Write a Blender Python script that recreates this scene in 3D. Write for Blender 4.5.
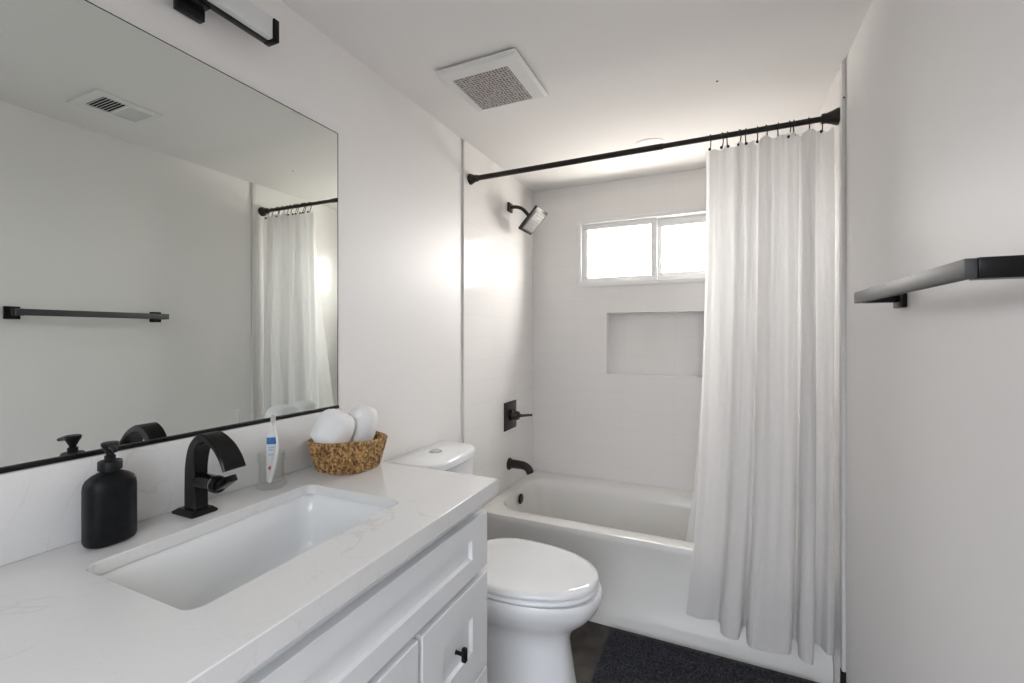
import bpy, bmesh, math, random
from mathutils import Vector, Matrix
random.seed(7)
for o in list(bpy.data.objects): bpy.data.objects.remove(o)
scene = bpy.context.scene
COL = scene.collection
PI = math.pi

# ------------------------------------------------------------------ camera
W = 1.524          # room width, x from 0 (left wall) to W (right wall)
CEIL = 2.253
YB = 2.786         # face of the back wall
YR = -0.62         # rear wall, behind the camera
cam = bpy.data.cameras.new('camera'); cam_o = bpy.data.objects.new('camera', cam)
COL.objects.link(cam_o)
cam_o.location = (1.125, 0.0, 1.308)
cam_o.rotation_euler = (PI/2, 0, math.radians(24.5))
cam.sensor_width = 36.0; cam.lens = 36.0*452/1024
cam.shift_y = (334.5-341.5)/1024
cam.clip_start = 0.02
scene.camera = cam_o

# ------------------------------------------------------------------ world and light
world = bpy.data.worlds.new('world'); scene.world = world
world.use_nodes = True
wn = world.node_tree; wn.nodes.clear()
wo = wn.nodes.new('ShaderNodeOutputWorld'); bg = wn.nodes.new('ShaderNodeBackground')
tc = wn.nodes.new('ShaderNodeTexCoord'); sp = wn.nodes.new('ShaderNodeSeparateXYZ')
cr = wn.nodes.new('ShaderNodeMapRange'); mx = wn.nodes.new('ShaderNodeMix'); mx.data_type = 'RGBA'
wn.links.new(tc.outputs['Generated'], sp.inputs[0]); wn.links.new(sp.outputs['Y'], cr.inputs['Value'])
cr.inputs['From Min'].default_value = -0.4; cr.inputs['From Max'].default_value = 0.4
wn.links.new(cr.outputs[0], mx.inputs[0])
mx.inputs[6].default_value = (0.075, 0.085, 0.10, 1)     # daylight reaching the rear doorway
wz = wn.nodes.new('ShaderNodeMapRange'); wz.inputs['From Min'].default_value = -0.12; wz.inputs['From Max'].default_value = 0.08
wz.inputs['To Min'].default_value = 0.0; wn.links.new(sp.outputs['Z'], wz.inputs['Value'])
wc = wn.nodes.new('ShaderNodeMix'); wc.data_type = 'RGBA'; wn.links.new(wz.outputs[0], wc.inputs[0]); wn.links.new(wc.outputs[2], mx.inputs[7])
wc.inputs[6].default_value = (0.44, 0.41, 0.37, 1)       # ground outside the window
wc.inputs[7].default_value = (1.0, 0.955, 0.915, 1)     # overcast sky outside the window
# rear doorway: daylight from above the horizon, dim floor below it
rz_ = wn.nodes.new('ShaderNodeMapRange'); rz_.inputs['From Min'].default_value = -0.05; rz_.inputs['From Max'].default_value = 0.25
rz_.inputs['To Min'].default_value = 0.10; wn.links.new(sp.outputs['Z'], rz_.inputs['Value'])
ra = wn.nodes.new('ShaderNodeMix'); ra.data_type = 'RGBA'; wn.links.new(rz_.outputs[0], ra.inputs[0])
ra.inputs[6].default_value = (0, 0, 0, 1); ra.inputs[7].default_value = (0.190, 0.200, 0.218, 1); wn.links.new(ra.outputs[2], mx.inputs[6])
wn.links.new(mx.outputs[2], bg.inputs[0]); bg.inputs[1].default_value = 18.5
wn.links.new(bg.outputs[0], wo.inputs[0])

def area(name, loc, rot, sx, sy, power, color, portal=False):
    l = bpy.data.lights.new(name, 'AREA'); l.shape = 'RECTANGLE'; l.size = sx; l.size_y = sy
    l.energy = power; l.color = color
    o = bpy.data.objects.new(name, l); COL.objects.link(o); o.location = loc; o.rotation_euler = rot
    if portal: l.cycles.is_portal = True
    return o
WX0, WX1, WZ0, WZ1 = 0.312, 1.238, 1.606, 2.030       # window opening
DX0, DX1, DZ1 = 0.62, 1.44, 2.04                       # rear doorway
area('window_portal', ((WX0+WX1)/2, YB+0.17, (WZ0+WZ1)/2), (-PI/2, 0, 0), WX1-WX0, WZ1-WZ0, 1, (1,1,1), True)
area('doorway_portal', ((DX0+DX1)/2, YR-0.13, DZ1/2), (PI/2, 0, 0), DX1-DX0, DZ1, 1, (1,1,1), True)
scene.view_settings.view_transform = 'Standard'
scene.view_settings.look = 'None'
scene.view_settings.exposure = 0.74
scene.view_settings.gamma = 1.0
scene.view_settings.use_curve_mapping = False

# ------------------------------------------------------------------ materials
def mat(name, color, rough=0.5, metal=0.0, **kw):
    m = bpy.data.materials.new(name); m.use_nodes = True
    b = m.node_tree.nodes['Principled BSDF']
    b.inputs['Base Color'].default_value = (*color, 1)
    b.inputs['Roughness'].default_value = rough
    b.inputs['Metallic'].default_value = metal
    for k, v in kw.items():
        b.inputs[k.replace('_', ' ')].default_value = v
    return m
def nodes(m): return m.node_tree.nodes, m.node_tree.links, m.node_tree.nodes['Principled BSDF']
def noisy(m, scale, c2, strength=0.0, lo=0.35, hi=0.65, detail=4, dist=0.002, stretch=None):
    """mix the base colour with c2 by noise, and bump it"""
    n, l, b = nodes(m)
    t = n.new('ShaderNodeTexCoord'); no = n.new('ShaderNodeTexNoise')
    no.inputs['Scale'].default_value = scale; no.inputs['Detail'].default_value = detail
    if stretch:
        mp = n.new('ShaderNodeMapping'); mp.inputs['Scale'].default_value = stretch
        l.new(t.outputs['Object'], mp.inputs[0]); l.new(mp.outputs[0], no.inputs['Vector'])
    else: l.new(t.outputs['Object'], no.inputs['Vector'])
    r = n.new('ShaderNodeValToRGB'); r.color_ramp.elements[0].position = lo; r.color_ramp.elements[1].position = hi
    r.color_ramp.elements[0].color = b.inputs['Base Color'].default_value[:]
    r.color_ramp.elements[1].color = (*c2, 1)
    l.new(no.outputs['Fac'], r.inputs[0]); l.new(r.outputs[0], b.inputs['Base Color'])
    if strength:
        bu = n.new('ShaderNodeBump'); bu.inputs['Strength'].default_value = strength; bu.inputs['Distance'].default_value = dist
        l.new(no.outputs['Fac'], bu.inputs['Height']); l.new(bu.outputs[0], b.inputs['Normal'])
    return m

M = {}
M['paint'] = noisy(mat('wall_paint', (0.872, 0.854, 0.842), 0.5), 220, (0.879, 0.861, 0.849), 0.06, dist=0.001)
M['ceiling'] = noisy(mat('ceiling_paint', (0.86, 0.838, 0.822), 0.8), 160, (0.868, 0.846, 0.83), 0.08, dist=0.001)
def tile_mat(name, axis, off):
    m = mat(name, (0.85, 0.835, 0.82), 0.12, 0.0, Specular_IOR_Level=0.32)
    n, l, b = nodes(m)
    t = n.new('ShaderNodeTexCoord'); s = n.new('ShaderNodeSeparateXYZ'); c = n.new('ShaderNodeCombineXYZ')
    l.new(t.outputs['Object'], s.inputs[0]); l.new(s.outputs[axis], c.inputs[0]); l.new(s.outputs['Z'], c.inputs[1])
    mp = n.new('ShaderNodeMapping'); mp.inputs['Location'].default_value = off; l.new(c.outputs[0], mp.inputs[0])
    br = n.new('ShaderNodeTexBrick'); br.offset = 0.0; br.squash = 1.0
    br.inputs['Scale'].default_value = 1; br.inputs['Brick Width'].default_value = 0.30; br.inputs['Row Height'].default_value = 0.1135
    br.inputs['Mortar Size'].default_value = 0.0011; br.inputs['Mortar Smooth'].default_value = 0.3; br.inputs['Bias'].default_value = 0
    br.inputs['Color1'].default_value = (0.87, 0.85, 0.835, 1); br.inputs['Color2'].default_value = (0.86, 0.84, 0.827, 1)
    br.inputs['Mortar'].default_value = (0.80, 0.785, 0.77, 1)
    l.new(mp.outputs[0], br.inputs['Vector']); l.new(br.outputs['Color'], b.inputs['Base Color'])
    no = n.new('ShaderNodeTexNoise'); no.inputs['Scale'].default_value = 6.0; no.inputs['Detail'].default_value = 1
    l.new(t.outputs['Object'], no.inputs['Vector'])
    b1 = n.new('ShaderNodeBump'); b1.inputs['Strength'].default_value = 0.15; b1.inputs['Distance'].default_value = 0.01
    l.new(no.outputs['Fac'], b1.inputs['Height'])
    b2 = n.new('ShaderNodeBump'); b2.inputs['Strength'].default_value = 0.25; b2.inputs['Distance'].default_value = 0.001; b2.invert = True
    l.new(br.outputs['Fac'], b2.inputs['Height']); l.new(b1.outputs[0], b2.inputs['Normal']); l.new(b2.outputs[0], b.inputs['Normal'])
    return m
ZOFF = -(1.308-0.13) % 0.1135
M['tile_x'] = tile_mat('tile_back', 'X', (-0.29+0.3, ZOFF, 0))
M['tile_y'] = tile_mat('tile_side', 'Y', (-1.897, ZOFF, 0))
M['floor'] = noisy(mat('floor_slate', (0.022, 0.017, 0.014), 0.5), 14, (0.085, 0.066, 0.054), 0.3, 0.35, 0.8, 8)
M['rug'] = noisy(mat('rug_charcoal', (0.014, 0.0145, 0.019), 0.95), 200, (0.085, 0.087, 0.105), 0.6, 0.4, 0.7, 2, 0.004)
def stone(name):
    m = mat(name, (0.78, 0.775, 0.76), 0.22)
    n, l, b = nodes(m)
    t = n.new('ShaderNodeTexCoord')
    n1 = n.new('ShaderNodeTexNoise'); n1.inputs['Scale'].default_value = 5; n1.inputs['Detail'].default_value = 6; n1.inputs['Distortion'].default_value = 1.2
    l.new(t.outputs['Object'], n1.inputs['Vector'])
    r1 = n.new('ShaderNodeValToRGB'); e = r1.color_ramp.elements
    e[0].position = 0.488; e[0].color = (0, 0, 0, 1); e[1].position = 0.5; e[1].color = (1, 1, 1, 1)
    e2 = r1.color_ramp.elements.new(0.512); e2.color = (0, 0, 0, 1)
    l.new(n1.outputs['Fac'], r1.inputs[0])
    n2 = n.new('ShaderNodeTexNoise'); n2.inputs['Scale'].default_value = 3.2; n2.inputs['Detail'].default_value = 2
    l.new(t.outputs['Object'], n2.inputs['Vector'])
    mr = n.new('ShaderNodeMapRange'); mr.inputs['From Min'].default_value = 0.42; mr.inputs['From Max'].default_value = 0.62
    l.new(n2.outputs['Fac'], mr.inputs['Value'])
    mu = n.new('ShaderNodeMath'); mu.operation = 'MULTIPLY'; l.new(r1.outputs[0], mu.inputs[0]); l.new(mr.outputs[0], mu.inputs[1])
    mx = n.new('ShaderNodeMix'); mx.data_type = 'RGBA'; l.new(mu.outputs[0], mx.inputs[0])
    mx.inputs[6].default_value = (0.76, 0.755, 0.745, 1); mx.inputs[7].default_value = (0.67, 0.66, 0.65, 1)
    n3 = n.new('ShaderNodeTexNoise'); n3.inputs['Scale'].default_value = 160; l.new(t.outputs['Object'], n3.inputs['Vector'])
    r3 = n.new('ShaderNodeValToRGB'); r3.color_ramp.elements[0].position = 0.25; r3.color_ramp.elements[0].color = (0.96, 0.96, 0.96, 1)
    r3.color_ramp.elements[1].position = 0.42; r3.color_ramp.elements[1].color = (1, 1, 1, 1); l.new(n3.outputs['Fac'], r3.inputs[0])
    m2 = n.new('ShaderNodeMix'); m2.data_type = 'RGBA'; m2.blend_type = 'MULTIPLY'; m2.inputs[0].default_value = 1
    l.new(mx.outputs[2], m2.inputs[6]); l.new(r3.outputs[0], m2.inputs[7]); l.new(m2.outputs[2], b.inputs['Base Color'])
    return m
M['stone'] = stone('quartz_white_veined')
M['cab'] = noisy(mat('cabinet_paint', (0.79, 0.80, 0.81), 0.38), 300, (0.80, 0.81, 0.82), 0.03, dist=0.001)
M['porc'] = noisy(mat('porcelain_white', (0.84, 0.85, 0.86), 0.07), 3, (0.845, 0.855, 0.865))
M['sink'] = noisy(mat('sink_porcelain', (0.82, 0.83, 0.83), 0.10), 3, (0.825, 0.835, 0.835))
M['tub'] = noisy(mat('tub_enamel', (0.82, 0.81, 0.78), 0.14), 3, (0.825, 0.815, 0.785))
M['black'] = noisy(mat('matte_black_metal', (0.004, 0.004, 0.0045), 0.25, 0.0, Specular_IOR_Level=0.25), 40, (0.006, 0.006, 0.0065))
M['satin'] = noisy(mat('satin_black_metal', (0.012, 0.012, 0.014), 0.50, 0.0, Specular_IOR_Level=1.0), 90, (0.020, 0.020, 0.022))
M['bronze'] = noisy(mat('dark_bronze_metal', (0.010, 0.008, 0.0065), 0.30, 0.0, Specular_IOR_Level=0.4), 60, (0.016, 0.012, 0.010))
M['soap'] = noisy(mat('soap_bottle_black', (0.0035, 0.004, 0.005), 0.42, 0.0, Specular_IOR_Level=0.22), 60, (0.008, 0.009, 0.011))
M['chrome'] = noisy(mat('brushed_chrome', (0.55, 0.55, 0.56), 0.25, 1.0), 60, (0.60, 0.60, 0.61))
M['spray'] = noisy(mat('spray_face_grey', (0.30, 0.30, 0.29), 0.5, 0.0), 60, (0.36, 0.36, 0.35))
M['alu'] = noisy(mat('aluminium_strip', (0.74, 0.73, 0.72), 0.42, 0.0), 80, (0.77, 0.76, 0.75))
M['vinyl'] = noisy(mat('window_vinyl', (0.86, 0.86, 0.86), 0.35), 50, (0.87, 0.87, 0.87))
M['white_plastic'] = noisy(mat('white_plastic', (0.80, 0.80, 0.79), 0.45), 60, (0.81, 0.81, 0.80))
M['grille'] = mat('perforated_grille', (0.42, 0.40, 0.40), 0.6)
M['diffuser'] = noisy(mat('light_diffuser', (0.72, 0.73, 0.74), 0.4), 50, (0.73, 0.74, 0.75))
M['dark'] = noisy(mat('dark_void', (0.008, 0.008, 0.008), 0.9), 30, (0.012, 0.012, 0.012))
M['blue'] = noisy(mat('blue_label', (0.02, 0.16, 0.42), 0.4), 60, (0.03, 0.18, 0.45))
M['paleblue'] = noisy(mat('pale_blue_print', (0.35, 0.55, 0.78), 0.4), 60, (0.38, 0.58, 0.80))
M['red'] = noisy(mat('red_print', (0.55, 0.05, 0.06), 0.4), 60, (0.60, 0.07, 0.08))
M['terry'] = noisy(mat('white_terry', (0.92, 0.92, 0.92), 0.95), 420, (0.89, 0.89, 0.89), 0.5, 0.4, 0.6, 2, 0.002)
n, l, b = nodes(M['terry']); b.inputs['Sheen Weight'].default_value = 0.3

def grille_mat(m):
    n, l, b = nodes(m); t = n.new('ShaderNodeTexCoord'); v = n.new('ShaderNodeTexVoronoi'); v.inputs['Scale'].default_value = 85
    v.inputs['Randomness'].default_value = 0.25
    l.new(t.outputs['Object'], v.inputs['Vector']); r = n.new('ShaderNodeValToRGB')
    r.color_ramp.elements[0].position = 0.28; r.color_ramp.elements[0].color = (0.05, 0.045, 0.045, 1)
    r.color_ramp.elements[1].position = 0.42; r.color_ramp.elements[1].color = (0.50, 0.46, 0.45, 1)
    l.new(v.outputs['Distance'], r.inputs[0]); l.new(r.outputs[0], b.inputs['Base Color'])
grille_mat(M['grille'])
def mirror_mat():
    m = mat('mirror_silver', (0.80, 0.835, 0.80), 0.0, 1.0); noisy(m, 2, (0.802, 0.837, 0.802)); return m
M['mirror'] = mirror_mat()
def glass_mat(name, tint, refl):
    m = bpy.data.materials.new(name); m.use_nodes = True; n = m.node_tree.nodes; l = m.node_tree.links; n.clear()
    o = n.new('ShaderNodeOutputMaterial'); a = n.new('ShaderNodeBsdfTransparent'); g = n.new('ShaderNodeBsdfGlossy'); x = n.new('ShaderNodeMixShader')
    a.inputs[0].default_value = (*tint, 1); g.inputs['Roughness'].default_value = 0.02
    f = n.new('ShaderNodeLayerWeight'); f.inputs['Blend'].default_value = refl
    l.new(f.outputs['Facing'] if refl > 0.2 else f.outputs['Fresnel'], x.inputs[0]); l.new(a.outputs[0], x.inputs[1]); l.new(g.outputs[0], x.inputs[2]); l.new(x.outputs[0], o.inputs[0])
    return m
M['pane'] = glass_mat('window_pane', (0.97, 0.98, 0.98), 0.05)
M['glass'] = glass_mat('tumbler_glass', (0.985, 0.992, 0.988), 0.5)
n, l = M['glass'].node_tree.nodes, M['glass'].node_tree.links
pw = n.new('ShaderNodeMath'); pw.operation = 'POWER'; pw.inputs[1].default_value = 3.0
ml = n.new('ShaderNodeMath'); ml.operation = 'MULTIPLY_ADD'; ml.inputs[1].default_value = 0.55; ml.inputs[2].default_value = 0.03
l.new(n['Layer Weight'].outputs['Facing'], pw.inputs[0]); l.new(pw.outputs[0], ml.inputs[0]); l.new(ml.outputs[0], n['Mix Shader'].inputs[0])
def cloth_mat(name, color, trans, transp):
    m = bpy.data.materials.new(name); m.use_nodes = True; n = m.node_tree.nodes; l = m.node_tree.links; n.clear()
    o = n.new('ShaderNodeOutputMaterial'); d = n.new('ShaderNodeBsdfDiffuse'); t = n.new('ShaderNodeBsdfTranslucent')
    p = n.new('ShaderNodeBsdfTransparent'); x = n.new('ShaderNodeMixShader'); y = n.new('ShaderNodeMixShader')
    tcx = n.new('ShaderNodeTexCoord'); w = n.new('ShaderNodeTexVoronoi'); w.inputs['Scale'].default_value = 140
    w.feature = 'DISTANCE_TO_EDGE'
    l.new(tcx.outputs['UV'], w.inputs['Vector'])
    bu = n.new('ShaderNodeBump'); bu.inputs['Strength'].default_value = 0.9; bu.inputs['Distance'].default_value = 0.004
    l.new(w.outputs['Distance'], bu.inputs['Height']); l.new(bu.outputs[0], d.inputs['Normal'])
    d.inputs[0].default_value = (*color, 1); t.inputs[0].default_value = (*color, 1)
    x.inputs[0].default_value = trans; y.inputs[0].default_value = transp
    l.new(d.outputs[0], x.inputs[1]); l.new(t.outputs[0], x.inputs[2]); l.new(x.outputs[0], y.inputs[1]); l.new(p.outputs[0], y.inputs[2])
    l.new(y.outputs[0], o.inputs[0]); return m
M['curtain'] = cloth_mat('curtain_waffle', (0.94, 0.93, 0.925), 0.50, 0.0)
M['liner'] = cloth_mat('liner_sheer', (0.93, 0.93, 0.93), 0.5, 0.25)
def wicker_mat():
    m = mat('wicker_seagrass', (0.15, 0.068, 0.022), 0.6)
    noisy(m, 130, (0.62, 0.38, 0.15), 0.5, 0.40, 0.62, 3, 0.003, (1, 1, 0.4)); return m
M['wicker'] = wicker_mat()

# ------------------------------------------------------------------ helpers
def new(): return bmesh.new()
def box(bm, x0, x1, y0, y1, z0, z1, bev=0.0, seg=2):
    r = bmesh.ops.create_cube(bm, size=1.0)
    vs = r['verts']
    for v in vs:
        v.co = Vector(((x0+x1)/2 + v.co.x*(x1-x0), (y0+y1)/2 + v.co.y*(y1-y0), (z0+z1)/2 + v.co.z*(z1-z0)))
    if bev:
        es = list({e for v in vs for e in v.link_edges})
        bmesh.ops.bevel(bm, geom=es, offset=bev, segments=seg, profile=0.5, affect='EDGES')
    return bm
def tube(bm, pts, rad, n=16, caps=True, flat=1.0):
    pts = [Vector(p) for p in pts]
    if not isinstance(rad, (list, tuple)): rad = [rad]*len(pts)
    rings = []; up = None
    for i, p in enumerate(pts):
        d = (pts[min(i+1, len(pts)-1)] - pts[max(i-1, 0)]).normalized()
        if up is None:
            up = Vector((0, 0, 1)) if abs(d.z) < 0.9 else Vector((0, 1, 0))
        a = d.cross(up).normalized(); b2 = a.cross(d).normalized(); up = b2
        rings.append([bm.verts.new(p + (a*math.cos(2*PI*k/n) + b2*math.sin(2*PI*k/n)*flat)*rad[i]) for k in range(n)])
    for r0, r1 in zip(rings, rings[1:]):
        for k in range(n): bm.faces.new((r0[k], r0[(k+1) % n], r1[(k+1) % n], r1[k]))
    if caps:
        bm.faces.new(rings[0][::-1]); bm.faces.new(rings[-1])
    return bm
def loft(bm, rings, cap0=True, cap1=True, closed=True):
    R = [[bm.verts.new(p) for p in r] for r in rings]
    n = len(R[0])
    for r0, r1 in zip(R, R[1:]):
        for k in range(n if closed else n-1):
            bm.faces.new((r0[k], r0[(k+1) % n], r1[(k+1) % n], r1[k]))
    if cap0: bm.faces.new(R[0][::-1])
    if cap1: bm.faces.new(R[-1])
    return bm
def lathe(bm, prof, c, n=32, axis='Z', cap0=False, cap1=False):
    rings = []
    for r, h in prof:
        ring = []
        for k in range(n):
            a = 2*PI*k/n; u, v = r*math.cos(a), r*math.sin(a)
            p = {'Z': (u, v, h), 'X': (h, u, v), 'Y': (v, h, u)}[axis]
            ring.append(Vector(c) + Vector(p))
        rings.append(ring)
    return loft(bm, rings, cap0, cap1)
def rrect(x0, x1, y0, y1, r, z, n=8):
    pts = []
    for cx, cy, a0 in ((x1-r, y1-r, 0), (x0+r, y1-r, PI/2), (x0+r, y0+r, PI), (x1-r, y0+r, 1.5*PI)):
        for k in range(n+1):
            a = a0 + PI/2*k/n; pts.append(Vector((cx + r*math.cos(a), cy + r*math.sin(a), z)))
    return pts
def plate_holes(bm, outer, holes, thick):
    """polygon with holes (lists of Vectors in one plane), extruded by vector thick"""
    edges = []
    for loop in [outer]+holes:
        vs = [bm.verts.new(p) for p in loop]
        edges += [bm.edges.new((vs[i], vs[(i+1) % len(vs)])) for i in range(len(vs))]
    r = bmesh.ops.triangle_fill(bm, use_beauty=True, use_dissolve=False, edges=edges)
    fs = [g for g in r['geom'] if isinstance(g, bmesh.types.BMFace)]
    ex = bmesh.ops.extrude_face_region(bm, geom=fs)
    vs = [g for g in ex['geom'] if isinstance(g, bmesh.types.BMVert)]
    bmesh.ops.translate(bm, verts=vs, vec=thick)
    return bm
def obj(name, bm, m, parent=None, smooth=35, recalc=True):
    if recalc: bmesh.ops.recalc_face_normals(bm, faces=bm.faces[:])
    me = bpy.data.meshes.new(name); bm.to_mesh(me); bm.free()
    me.materials.append(m)
    if smooth:
        for p in me.polygons: p.use_smooth = True
        me.set_sharp_from_angle(angle=math.radians(smooth))
    o = bpy.data.objects.new(name, me); COL.objects.link(o)
    if parent:
        o.parent = parent
        if parent.type == 'EMPTY': o.matrix_parent_inverse = Matrix.Translation(-parent.location)
    return o
def tag(o, label, cat, group=None, kind=None):
    if label: o['label'] = label
    if cat: o['category'] = cat
    if group: o['group'] = group
    if kind: o['kind'] = kind
    return o
def thing(name, label, cat, loc, group=None):
    o = bpy.data.objects.new(name, None); COL.objects.link(o); o.location = loc; o.empty_display_size = 0.05
    return tag(o, label, cat, group)
def struct(name, bm, m, parent=None, smooth=0):
    o = obj(name, bm, m, parent, smooth)
    if not parent: o['kind'] = 'structure'
    return o
def catmull(P, n):
    out = []
    for i in range(len(P)-1):
        p0, p1, p2, p3 = P[max(i-1, 0)], P[i], P[i+1], P[min(i+2, len(P)-1)]
        for k in range(n):
            t = k/n
            out.append(tuple(0.5*((2*b_) + (-a_+c_)*t + (2*a_-5*b_+4*c_-d_)*t*t + (-a_+3*b_-3*c_+d_)*t**3) for a_, b_, c_, d_ in zip(p0, p1, p2, p3)))
    out.append(tuple(P[-1])); return out

# ------------------------------------------------------------------ room shell
YT = 1.897                                             # tile begins here
struct('floor', box(new(), -0.1, W+0.1, YR-0.1, YB+0.12, -0.1, 0), M['floor'])
struct('ceiling', box(new(), -0.1, W+0.1, YR-0.1, YB+0.12, CEIL, CEIL+0.1), M['ceiling'])
struct('wall_left', box(new(), -0.1, 0, YR-0.1, YB+0.12, 0, CEIL), M['paint'])
struct('wall_right', box(new(), W, W+0.1, YR-0.1, YB+0.12, 0, CEIL), M['paint'])
struct('trim_1', box(new(), 0.0, 0.007, YT, YB, 0.40, CEIL), M['tile_y'])          # tile on the left shower wall
struct('trim_2', box(new(), W-0.007, W, YT+0.01, YB, 0.0, CEIL), M['tile_y'])     # tile on the right shower wall
NX0, NX1, NZ0, NZ1 = 0.498, 1.052, 1.062, 1.441
def rect_xz(x0, x1, z0, z1, y): return [Vector((x0, y, z0)), Vector((x1, y, z0)), Vector((x1, y, z1)), Vector((x0, y, z1))]
bm = plate_holes(new(), rect_xz(0, W, 0, CEIL, YB), [rect_xz(WX0, WX1, WZ0, WZ1, YB), rect_xz(NX0, NX1, NZ0, NZ1, YB)], Vector((0, 0.12, 0)))
box(bm, NX0-0.02, NX1+0.02, YB+0.085, YB+0.11, NZ0-0.02, NZ1+0.02)
struct('wall_back', bm, M['tile_x'])
bm = new(); box(bm, NX0-0.004, NX1+0.004, YB-0.004, YB+0.084, NZ0-0.008, NZ0+0.002, 0.001)   # niche sill
struct('trim_3', bm, M['vinyl'])
bm = plate_holes(new(), rect_xz(0, W, 0, CEIL, YR), [rect_xz(DX0, DX1, 0.001, DZ1, YR)], Vector((0, -0.10, 0)))
struct('wall_rear', bm, M['paint'])
# edge strips where the tile starts
bm = new(); box(bm, 0.0, 0.010, YT-0.010, YT+0.001, 0.16, CEIL-0.004, 0.0015)
struct('trim_4', bm, M['alu'])
st = bpy.data.objects.new('trim_5', None); COL.objects.link(st); st.location = (W, YT, 0.15); st['kind'] = 'structure'
obj('edge_strip', box(new(), W-0.012, W, YT-0.016, YT+0.010, 0.15, CEIL-0.004, 0.003), M['alu'], st)
obj('screw', lathe(new(), [(0.0035, 0), (0.003, 0.0015)], (W-0.006, YT-0.0162, 2.12), 10, 'Y', True, True), M['black'], st)
struct('shadow_gap_block', box(new(), W-0.012, W, YT-0.016, YT+0.009, 0.0, 0.148), M['dark'])  # black block standing in for the shadow gap below the strip

# window
win = bpy.data.objects.new('window_1', None); COL.objects.link(win); win.location = (WX0, YB, WZ0); win['kind'] = 'structure'
def frame_xz(bm, x0, x1, z0, z1, t, y0, y1, bev=0.0):
    box(bm, x0, x1, y0, y1, z0, z0+t, bev); box(bm, x0, x1, y0, y1, z1-t, z1, bev)
    box(bm, x0, x0+t, y0, y1, z0+t, z1-t, bev); box(bm, x1-t, x1, y0, y1, z0+t, z1-t, bev); return bm
bm = frame_xz(new(), WX0, WX1, WZ0, WZ1, 0.026, YB-0.006, YB+0.10, 0.002)
obj('window_frame', bm, M['vinyl'], win)
XM = 0.776
s1 = obj('sash', frame_xz(new(), WX0+0.026, 0.795, WZ0+0.026, WZ1-0.026, 0.034, YB+0.020, YB+0.05, 0.003), M['vinyl'], win)
obj('pane', box(new(), WX0+0.058, 0.763, YB+0.034, YB+0.037, WZ0+0.058, WZ1-0.058), M['pane'], s1, 0)
s2 = obj('sash', frame_xz(new(), 0.772, WX1-0.026, WZ0+0.026, WZ1-0.026, 0.048, YB+0.052, YB+0.08, 0.003), M['vinyl'], win)
obj('pane', box(new(), 0.820, WX1-0.074, YB+0.064, YB+0.067, WZ0+0.074, WZ1-0.074), M['pane'], s2, 0)

# rear door casing, behind the camera
bm = new(); box(bm, DX0-0.06, DX0, YR, YR+0.015, 0, DZ1+0.06); box(bm, DX1, DX1+0.06, YR, YR+0.015, 0, DZ1+0.06); box(bm, DX0, DX1, YR, YR+0.015, DZ1, DZ1+0.06)
struct('trim_7', bm, M['cab'])

# ------------------------------------------------------------------ bathtub
TY0, TZ = 2.02, 0.413
tub = thing('bathtub', 'white alcove bathtub with plain front apron below the window', 'bathtub', (W/2, 2.4, 0))
X0, X1 = 0.008, W-0.008; Y0, Y1 = TY0, YB-0.003
r_out = [rrect(X0, X1, TY0+0.0, Y1, 0.004, z, 8) for z in (0.0,)]
def tubring(x0, x1, y0, y1, r, z): return rrect(x0, x1, y0, y1, r, z, 10)
rings = [tubring(X0, X1, TY0+0.004, Y1, 0.003, 0.0), tubring(X0, X1, TY0+0.002, Y1, 0.003, 0.070),
         tubring(X0, X1, TY0+0.016, Y1, 0.003, 0.092), tubring(X0, X1, TY0+0.014, Y1, 0.003, 0.30), tubring(X0, X1, TY0+0.010, Y1, 0.003, 0.355),
         tubring(X0, X1, TY0+0.004, Y1, 0.003, 0.380), tubring(X0, X1, TY0+0.003, Y1, 0.003, 0.395), tubring(X0+0.002, X1-0.002, TY0+0.006, Y1-0.002, 0.003, 0.408), tubring(X0+0.004, X1-0.004, TY0+0.018, Y1-0.003, 0.003, 0.413)]
IX0, IX1, IY0, IY1 = 0.068, 1.43, 2.105, 2.66
obj('apron_and_rim', loft(new(), rings + [tubring(IX0-0.012, IX1+0.012, IY0-0.012, IY1+0.012, 0.15, 0.413), tubring(IX0, IX1, IY0, IY1, 0.14, 0.408)], True, False), M['tub'], tub, 50)
basin = []
for k in range(13):
    t = k/12; ins = 0.010 + 0.055*t + (0.09*max(0, (t-0.8)/0.2)**2 if t > 0.8 else 0)
    z = 0.408 - 0.34*(t if t < 0.8 else 0.8+0.2*(1-(1-(t-0.8)/0.2)**2)*0.9)
    if k == 0: ins = 0
    basin.append(tubring(IX0+ins*0.6, IX1-ins*2.2, IY0+ins, IY1-ins, 0.14-0.02*t, z))
b_o = obj('basin', loft(new(), basin, False, True), M['tub'], tub, 60)
obj('overflow_cover', lathe(new(), [(0.029, 0), (0.029, 0.006), (0.024, 0.010)], (0.084, 2.40, 0.358), 24, 'X', True, True), M['bronze'], tub)

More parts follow.
